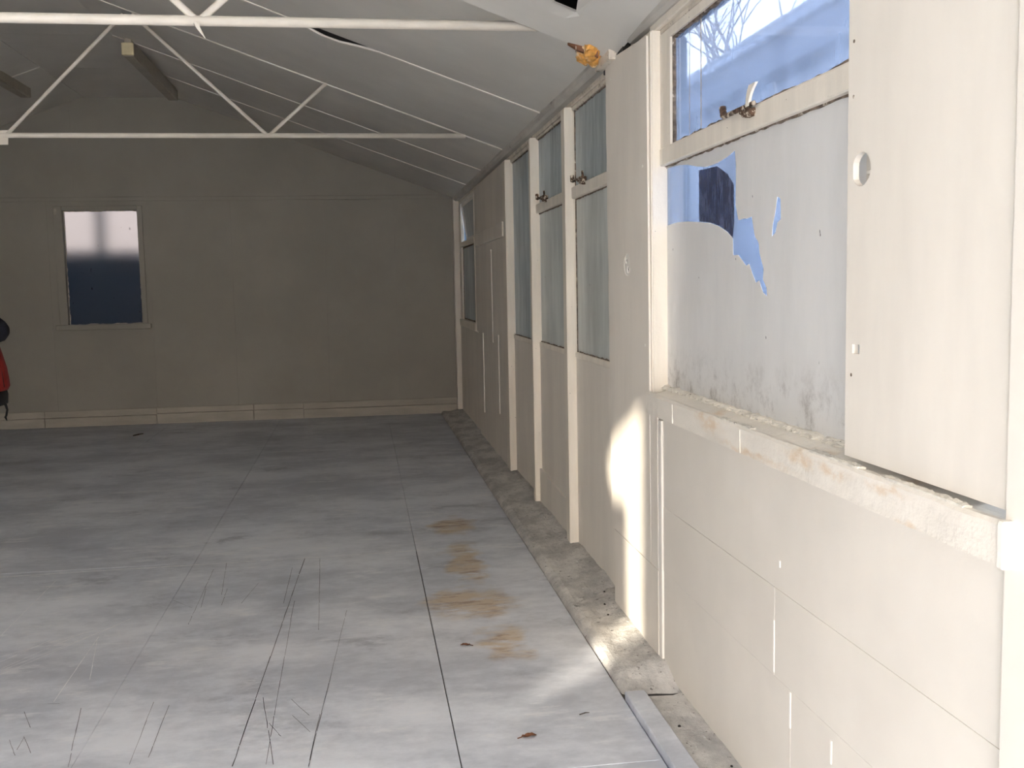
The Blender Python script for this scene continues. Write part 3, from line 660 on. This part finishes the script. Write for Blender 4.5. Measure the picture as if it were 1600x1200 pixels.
# ------------------------------------------------------------------ roof trusses
def truss(y, label, r):
    t = root('roof_truss', (RIDGE, y, 2.62), label, 'truss', None, 'white tubular roof trusses')
    e = 3.55 - (2.62 - 2.52) / 0.365
    mk('bottom_chord', tube([(RIDGE - e, y, 2.615), (RIDGE + e, y, 2.615)], r, 10), 'truss', t, True)
    for s in (1, -1):
        mk('top_chord', tube([(RIDGE + s * x, y, ceil_z(RIDGE + s * x) - 0.004) for x in (3.5, 0.9)], 0.0065, 6), 'strip', t, True)
        X = lambda x: RIDGE + s * x
        for a, b in (((0.03, 2.62), (0.86, 3.46)), ((1.82, 2.62), (0.92, 3.46)), ((1.84, 2.62), (2.26, 2.99))):
            mk('diagonal', tube([(X(a[0]), y, a[1]), (X(b[0]), y, b[1])], r * 0.72, 8), 'truss', t, True)
    mk('gusset', plate('y', [(RIDGE - 0.02, 2.55), (RIDGE + 0.035, 2.55), (RIDGE + 0.04, 2.65), (RIDGE - 0.04, 2.65)], y - 0.004, y + 0.004), 'truss', t)
    return t
t1 = truss(4.52, 'near white tubular roof truss crossing the top of the picture', 0.0215)
mk('bent_tie', tube([(-0.635, 4.49, 2.60), (-0.625, 4.485, 2.575), (-0.60, 4.48, 2.535)], [0.012, 0.008, 0.002], 6), 'truss', t1)
truss(7.79, 'farther white tubular roof truss in front of the ceiling lights', 0.0185)

# ------------------------------------------------------------------ fluorescent fittings
def fitting(x, y0, y1, label):
    f = root('fluorescent_light', (x, y0, 3.45), label, 'ceiling light', None, 'fluorescent batten lights')
    zt = 3.64 if abs(x - RIDGE) < 0.48 else ceil_z(x)
    mk('mounting_tray', box(x - 0.03, x + 0.03, y0 + 0.02, y1 - 0.02, 3.548, zt - 0.002 if zt < 3.64 else 3.638, 0.003), 'fitting', f)
    mk('housing', box(x - 0.045, x + 0.045, y0 + 0.012, y1 - 0.012, 3.452, 3.548, 0.006), 'fitting', f)
    mk('end_cap', box(x - 0.048, x + 0.048, y0, y0 + 0.03, 3.449, 3.55, 0.006), 'endcap', f)
    mk('end_cap', box(x - 0.048, x + 0.048, y1 - 0.03, y1, 3.449, 3.55, 0.006), 'fitting', f)
    mk('diffuser', box(x - 0.040, x + 0.040, y0 + 0.035, y1 - 0.035, 3.444, 3.453, 0.002), 'fitting', f)
fitting(-1.84, 9.05, 11.15, 'long grey fluorescent light with a yellowed end cap, right of the ridge')
fitting(-3.24, 9.0, 11.05, 'long fluorescent light at the left edge, left of the ridge')

# ------------------------------------------------------------------ broken eaves: foam and timber
fp = root('insulation_tuft', (1.02, 4.55, 2.50), 'orange insulation foam bulging from the broken eaves', 'foam')
def lumps(seed, n, c, sx, sy, sz, r0, r1):
    rnd = random.Random(seed); out = []
    for k in range(n):
        bm = bmesh.new(); r = rnd.uniform(r0, r1); bmesh.ops.create_icosphere(bm, subdivisions=3, radius=r)
        o = Vector((c[0] + rnd.uniform(-sx, sx), c[1] + rnd.uniform(-sy, sy), c[2] + rnd.uniform(-sz, sz)))
        for v in bm.verts:
            d = v.co.normalized(); v.co = o + v.co * (1 + 0.35 * nz(*(d * 1.7 + o * 9), 1.0) + 0.15 * nz(*(d * 5 + o * 9), 1.0))
        out.append(bm2vf(bm))
    return join(*out)
mk('foam', lumps(3, 10, (1.06, 4.53, 2.512), 0.045, 0.11, 0.02, 0.026, 0.044), 'foam', fp, True)
mk('foam', lumps(5, 5, (1.015, 4.45, 2.525), 0.03, 0.04, 0.014, 0.020, 0.032), 'foam', fp, True)
bs = root('broken_batten', (0.98, 4.46, 2.55), 'splintered brown timber batten poking from the ceiling beside the orange foam', 'timber')
def batten_vf():
    a, b = Vector((0.925, 4.475, ceil_z(0.925) - 0.040)), Vector((1.045, 4.43, ceil_z(1.045) - 0.050))
    d = (b - a); rings = []
    for k in range(7):
        p = a + d * k / 6; h = 0.010 + 0.012 * min(1, k / 2); j = 0.003 * nz(k, 0, 0, 3.3)
        rings.append([(p.x, p.y - 0.012, p.z - h + j), (p.x, p.y + 0.012, p.z - h), (p.x, p.y + 0.012, p.z + h), (p.x, p.y - 0.012, p.z + h + j)])
    return loft(rings)
mk('splintered_piece', batten_vf(), 'rawwood', bs)
mk('nail', tube([(0.955, 4.45, ceil_z(0.955) - 0.05), (0.955, 4.45, ceil_z(0.955) - 0.095)], 0.0022, 6), 'rust', bs)

# ------------------------------------------------------------------ leaves and twigs on the floor
def leaf(x, y, rot, s, label):
    rows = []
    for k in range(9):
        u = k / 8 * 2 - 1; w = 0.42 * math.sqrt(max(0.0, 1 - u * u)) * (1 + 0.2 * math.sin(k * 2.3)) + 0.02
        rows.append([(u * s, v * w * s, 0.004 + 0.25 * s * (abs(v) ** 2) * w * 1.4 + 0.10 * s * math.sin(u * 2.5 + 1) ** 2) for v in (-1, -0.5, 0, 0.5, 1)])
    c, sn = math.cos(rot), math.sin(rot)
    V = [(x + a * c - b * sn, y + a * sn + b * c, z) for r in rows for a, b, z in r]
    F = [[i * 5 + j, (i + 1) * 5 + j, (i + 1) * 5 + j + 1, i * 5 + j + 1] for i in range(8) for j in range(4)]
    n = len(V); V += [(a, b, z + 0.0012) for a, b, z in V]; F += [[q + n for q in f[::-1]] for f in F]
    r = root('dry_leaf', (x, y, 0), label, 'leaf', None, 'dead leaves on the floor')
    mk('blade', (V, F), 'leaf', r)
    mk('stalk', tube([(x - s * 0.9 * c, y - s * 0.9 * sn, 0.006), (x - s * 1.5 * c, y - s * 1.5 * sn, 0.003)], 0.0018, 5), 'leaf', r)
leaf(0.504, 3.235, 0.15, 0.027, 'reddish dead leaf lying nearest on the grey floor')
leaf(0.383, 4.140, 2.9, 0.022, 'dark curled dead leaf beside the rusty floor stain')
def twig(x0, y0, x1, y1, z, label, r=0.003):
    o = mk('twig', tube([(x0, y0, z), ((x0 + x1) / 2 + 0.004, (y0 + y1) / 2, z + 0.003), (x1, y1, z)], [r, r, r * 0.6], 6), 'twig'); tag(o, label, 'twig', None, 'bits of twig on the floor')
twig(-2.40, 11.06, -2.33, 11.20, 0.004, 'dark twig on the floor in front of the end window', 0.008)
twig(0.705, 3.375, 0.742, 3.385, 0.003, 'short dark twig on the floor near the kerb', 0.002)

# ------------------------------------------------------------------ things hanging at the left edge
cs = root('coat_stand', (-2.44, 6.5, 0), 'slim wooden coat stand at the left edge holding a bag', 'coat stand')
mk('pole', tube([(-2.44, 6.5, 0.06), (-2.44, 6.5, 1.72)], 0.018, 12), 'wood', cs, True)
for k in range(3):
    a = 2.0 + k * 2.094
    mk('leg', tube([(-2.44, 6.5, 0.16), (-2.44 + 0.10 * math.cos(a), 6.5 + 0.10 * math.sin(a), 0.07), (-2.44 + 0.21 * math.cos(a), 6.5 + 0.21 * math.sin(a), 0.013)], [0.014, 0.013, 0.012], 8), 'wood', cs, True)
for k in range(4):
    a = k * math.pi / 2
    mk('hook', tube([(-2.44, 6.5, 1.50), (-2.44 + 0.09 * math.cos(a), 6.5 + 0.09 * math.sin(a), 1.47), (-2.44 + 0.125 * math.cos(a), 6.5 + 0.125 * math.sin(a), 1.51)], 0.007, 8), 'wood', cs, True)
mk('finial', tube([(-2.44, 6.5, 1.70), (-2.44, 6.5, 1.73), (-2.44, 6.5, 1.76), (-2.44, 6.5, 1.78)], [0.018, 0.03, 0.026, 0.006], 12), 'wood', cs, True)
bp = root('backpack', (-2.26, 6.5, 0.83), 'red and black backpack hanging at the left edge with a dangling strap', 'backpack')
def pack_ring(cx, cy, z, a, b, n=20, p=0.55):
    return [(cx + a * math.copysign(abs(math.cos(t)) ** p, math.cos(t)), cy + b * math.copysign(abs(math.sin(t)) ** p, math.sin(t)), z) for t in [2 * math.pi * k / n for k in range(n)]]
mk('body', loft([pack_ring(-2.255, 6.5, z, a, b) for z, a, b in ((0.925, 0.125, 0.10), (0.95, 0.138, 0.11), (1.0, 0.134, 0.11), (1.06, 0.128, 0.10), (1.13, 0.112, 0.09), (1.20, 0.095, 0.08), (1.26, 0.07, 0.06), (1.29, 0.04, 0.03))]), 'red', bp, True)
mk('base_panel', loft([pack_ring(-2.262, 6.5, z, a, b) for z, a, b in ((0.835, 0.11, 0.085), (0.845, 0.128, 0.10), (0.90, 0.132, 0.105), (0.928, 0.126, 0.10))]), 'black', bp, True)
mk('front_pocket', loft([pack_ring(-2.26, 6.385, z, a, b) for z, a, b in ((0.94, 0.06, 0.02), (0.96, 0.09, 0.035), (1.04, 0.09, 0.04), (1.10, 0.08, 0.03), (1.12, 0.05, 0.01))]), 'red', bp, True)
mk('edge_piping', tube([(-2.122, 6.45, 0.95), (-2.126, 6.45, 1.0), (-2.135, 6.45, 1.06), (-2.150, 6.45, 1.13), (-2.170, 6.45, 1.20)], 0.005, 6), 'black', bp)
mk('grab_loop', tube([(-2.28, 6.5, 1.28), (-2.285, 6.5, 1.40), (-2.315, 6.5, 1.495), (-2.33, 6.5, 1.485), (-2.30, 6.5, 1.38), (-2.25, 6.5, 1.28)], 0.006, 6), 'black', bp)
mk('dangling_strap', join(tube([(-2.145, 6.48, 0.86), (-2.128, 6.478, 0.84), (-2.122, 6.48, 0.81), (-2.130, 6.48, 0.775), (-2.137, 6.48, 0.765)], [0.008, 0.008, 0.007, 0.007, 0.006], 6), tube([(-2.136, 6.48, 0.77), (-2.128, 6.48, 0.745)], [0.008, 0.003], 6)), 'black', bp)
jk = root('jacket', (-2.25, 6.56, 1.18), 'dark navy bundled jacket just above the red backpack', 'jacket')
jr = []
for k, (x, r) in enumerate(((-2.40, 0.05), (-2.36, 0.085), (-2.30, 0.105), (-2.23, 0.10), (-2.17, 0.085), (-2.135, 0.065), (-2.115, 0.035))):
    jr.append([(x, 6.56 + r * math.cos(t) * (1 + 0.15 * nz(x * 9, t, 0, 2)), 1.300 - 0.15 * max(0, x + 2.23) + 0.9 * r * math.sin(t) * (1 + 0.2 * nz(x * 9, t, 5, 2))) for t in [2 * math.pi * q / 16 for q in range(16)]])
mk('body', loft(jr), 'navy', jk, True)
mk('sleeve', tube([(-2.36, 6.60, 1.34), (-2.38, 6.62, 1.20), (-2.39, 6.62, 1.02), (-2.38, 6.61, 0.90)], [0.06, 0.06, 0.055, 0.045], 12), 'navy', jk, True)
mk('hanging_loop', tube([(-2.38, 6.57, 1.36), (-2.36, 6.555, 1.43), (-2.43, 6.60, 1.505), (-2.45, 6.62, 1.49), (-2.40, 6.58, 1.36)], 0.005, 6), 'navy', jk)

# ------------------------------------------------------------------ outside
gr = mk('ground', box(-60, 60, -60, 80, -0.30, -0.10, 0), 'ground')
tag(gr, 'pale concrete yard outside the hall', 'ground', 'structure')
nb = root('neighbour_building', (5, 9, -0.1), 'pale single-storey building with a sheet roof seen through the near window', 'building')
mk('wall', plate('x', rect(0, 20, -0.1, 3.36), 3.5, 3.7, [rect(9.25, 10.42, -0.09, 2.76)]), 'nwall', nb)
mk('end_wall', box(3.7, 7.0, 0.0, 0.2, -0.1, 3.36, 0.0), 'nwall', nb)
dr = mk('door', box(3.56, 3.62, 9.25, 10.42, -0.1, 2.76, 0.005), 'ndark', nb)
mk('fascia', box(3.34, 3.40, -0.3, 20.3, 3.16, 3.40, 0.005), 'nband', nb)
mk('eaves_board', box(3.36, 3.5, -0.3, 20.3, 3.16, 3.19, 0.003), 'nband', nb)
def nroof(u, y): return (3.30 + u * 1.9, y, 3.42 + u * 1.18 + 0.016 * math.sin(y * 2 * math.pi / 0.20))
mk('roof_sheet', grid(nroof, lin(0, 1, 4), lin(-0.4, 20.4, 521), (0, 0, 0.02)), 'nroof', nb)
mk('roof_sheet', grid(lambda u, y: (5.2 + u * 1.9, y, 4.60 - u * 1.18), lin(0, 1, 3), lin(-0.4, 20.4, 20), (0, 0, 0.02)), 'nroof', nb)
rt = None
for k in range(52):
    y = -0.4 + k * 0.40
    pts = [(5.2 + 0.13 * math.cos(a), 4.58 + 0.075 * math.sin(a) + random.uniform(-0.004, 0.02)) for a in lin(0, math.pi, 7)]
    mk('ridge_tile', plate('y', pts + [(5.09, 4.54), (5.31, 4.54)][::1], y, y + 0.385), 'nroof', nb)
pier = mk('outside_pier', box(1.27, 1.497, 4.58, 4.80, -0.1, 2.60, 0.01), 'pier'); tag(pier, 'blue-grey rendered pier outside the edge of the near window', 'pier')
wp = root('white_post', (1.525, 4.60, -0.1), 'white painted post beside the pier, outside the torn film', 'post')
mk('shaft', box(1.502, 1.552, 4.58, 4.63, -0.1, 2.03, 0.006), 'whitepost', wp)
mk('cap', box(1.5005, 1.556, 4.576, 4.634, 2.03, 2.06, 0.008), 'whitepost', wp)
# bare tree beyond the roof
tr = root('bare_tree', (8.6, 23.5, -0.1), 'leafless tree against the bright sky above the neighbouring roof', 'tree')
def branches():
    rnd = random.Random(11); segs = []
    def grow(p, d, L, r, n):
        q = p + d * L; m = (p + q) / 2 + Vector((rnd.uniform(-1, 1), rnd.uniform(-1, 1), 0)) * L * 0.06
        segs.append(([p, m, q], [r, r * 0.85, r * 0.7], n))
        if n == 0: return
        for k in range(3 if n > 1 else 4):
            nd = (d + Vector((rnd.uniform(-1, 1), rnd.uniform(-1, 1), rnd.uniform(-0.35, 0.6))) * 0.75).normalized()
            grow(q if k else m, nd, L * rnd.uniform(0.62, 0.82), r * 0.62, n - 1)
    grow(Vector((8.6, 23.5, -0.1)), Vector((0, 0.03, 1)).normalized(), 3.4, 0.13, 4)
    return segs
sg = branches()
mk('trunk', join(*[tube(p, r, 8) for p, r, n in sg if n >= 3]), 'bark', tr, True)
tw = mk('crown_twigs', join(*[tube(p, r, 4, False) for p, r, n in sg if n < 3]), 'bark', tr); tw['kind'] = 'stuff'
# red-roofed house far behind
hs = root('red_roofed_house', (13, 33, -0.1), 'distant buff house with a red tiled roof beyond the bare tree', 'house')
mk('walls', box(10.0, 17.0, 30, 38, -0.1, 6.4, 0.0), 'brickish', hs)
mk('roof', plate('y', [(9.6, 6.4), (17.4, 6.4), (13.5, 9.3)], 29.7, 38.3), 'redroof', hs)
for x in (11.0, 14.6):
    f = mk('window', box(x, x + 1.3, 29.93, 30.02, 3.6, 5.0, 0.01), 'whitepost', hs)
    mk('pane', box(x + 0.08, x + 1.22, 29.915, 29.94, 3.68, 4.92, 0.0), 'windark', f)
fs = root('board_fence', (1.9, 10.5, -0.1), 'added dark blue fence that darkens the gap at the corner window', 'fence')  # added fence, tall enough to keep the open sash gap dark
y = 8.6
while y < 13.0:
    mk('fence_board', box(1.89, 1.91, y, y + 0.145, -0.1, 3.7 + random.uniform(-0.012, 0.012), 0.003), 'fence', fs); y += 0.15
for z in (0.4, 2.2): mk('fence_rail', box(1.91, 1.95, 8.6, 13.0, z, z + 0.09, 0.004), 'fence', fs)
# fence and pole behind the end-wall window
fn = root('board_fence', (-2.8, 13.1, -0.1), 'dark blue shade-toned board fence behind the frosted end window', 'fence')
x = -5.6
while x < 0.4:
    mk('fence_board', box(x, x + 0.145, 13.09, 13.11, -0.1, 2.0 + random.uniform(-0.012, 0.012), 0.003), 'fence', fn); x += 0.15
for z in (0.3, 1.6): mk('fence_rail', box(-5.6, 0.4, 13.11, 13.15, z, z + 0.09, 0.004), 'fence', fn)
pl = root('timber_pole', (-3.07, 13.0, -0.1), 'blue-grey pole standing behind the frosted end window', 'pole')
mk('shaft', tube([(-3.07, 13.02, -0.1), (-3.07, 13.02, 3.6)], 0.055, 12), 'pier', pl, True)
mk('cross_arm', box(-3.5, -2.6, 12.98, 13.06, 3.3, 3.38, 0.005), 'pier', pl)

# added unseen building across the yard, shaped to hide the low sky from the far end of the hall
ob = root('sky_blocking_building', (4, -11, -0.1), 'added unseen building across the yard that blocks the low sky', 'building')
mk('wall', box(-5.0, 16.0, -13.0, -11.0, -0.1, 5.4, 0.0), 'brickish', ob)
mk('roof', plate('x', [(-13.3, 5.4), (-10.7, 5.4), (-12.0, 6.2)], -5.3, 16.3), 'redroof', ob)
for k in range(6):
    x = -3.8 + k * 3.3
    f = mk('window', box(x, x + 1.4, -11.03, -10.97, 1.0, 2.3, 0.01), 'whitepost', ob)
    mk('pane', box(x + 0.08, x + 1.32, -10.975, -10.955, 1.08, 2.22, 0.0), 'windark', f)
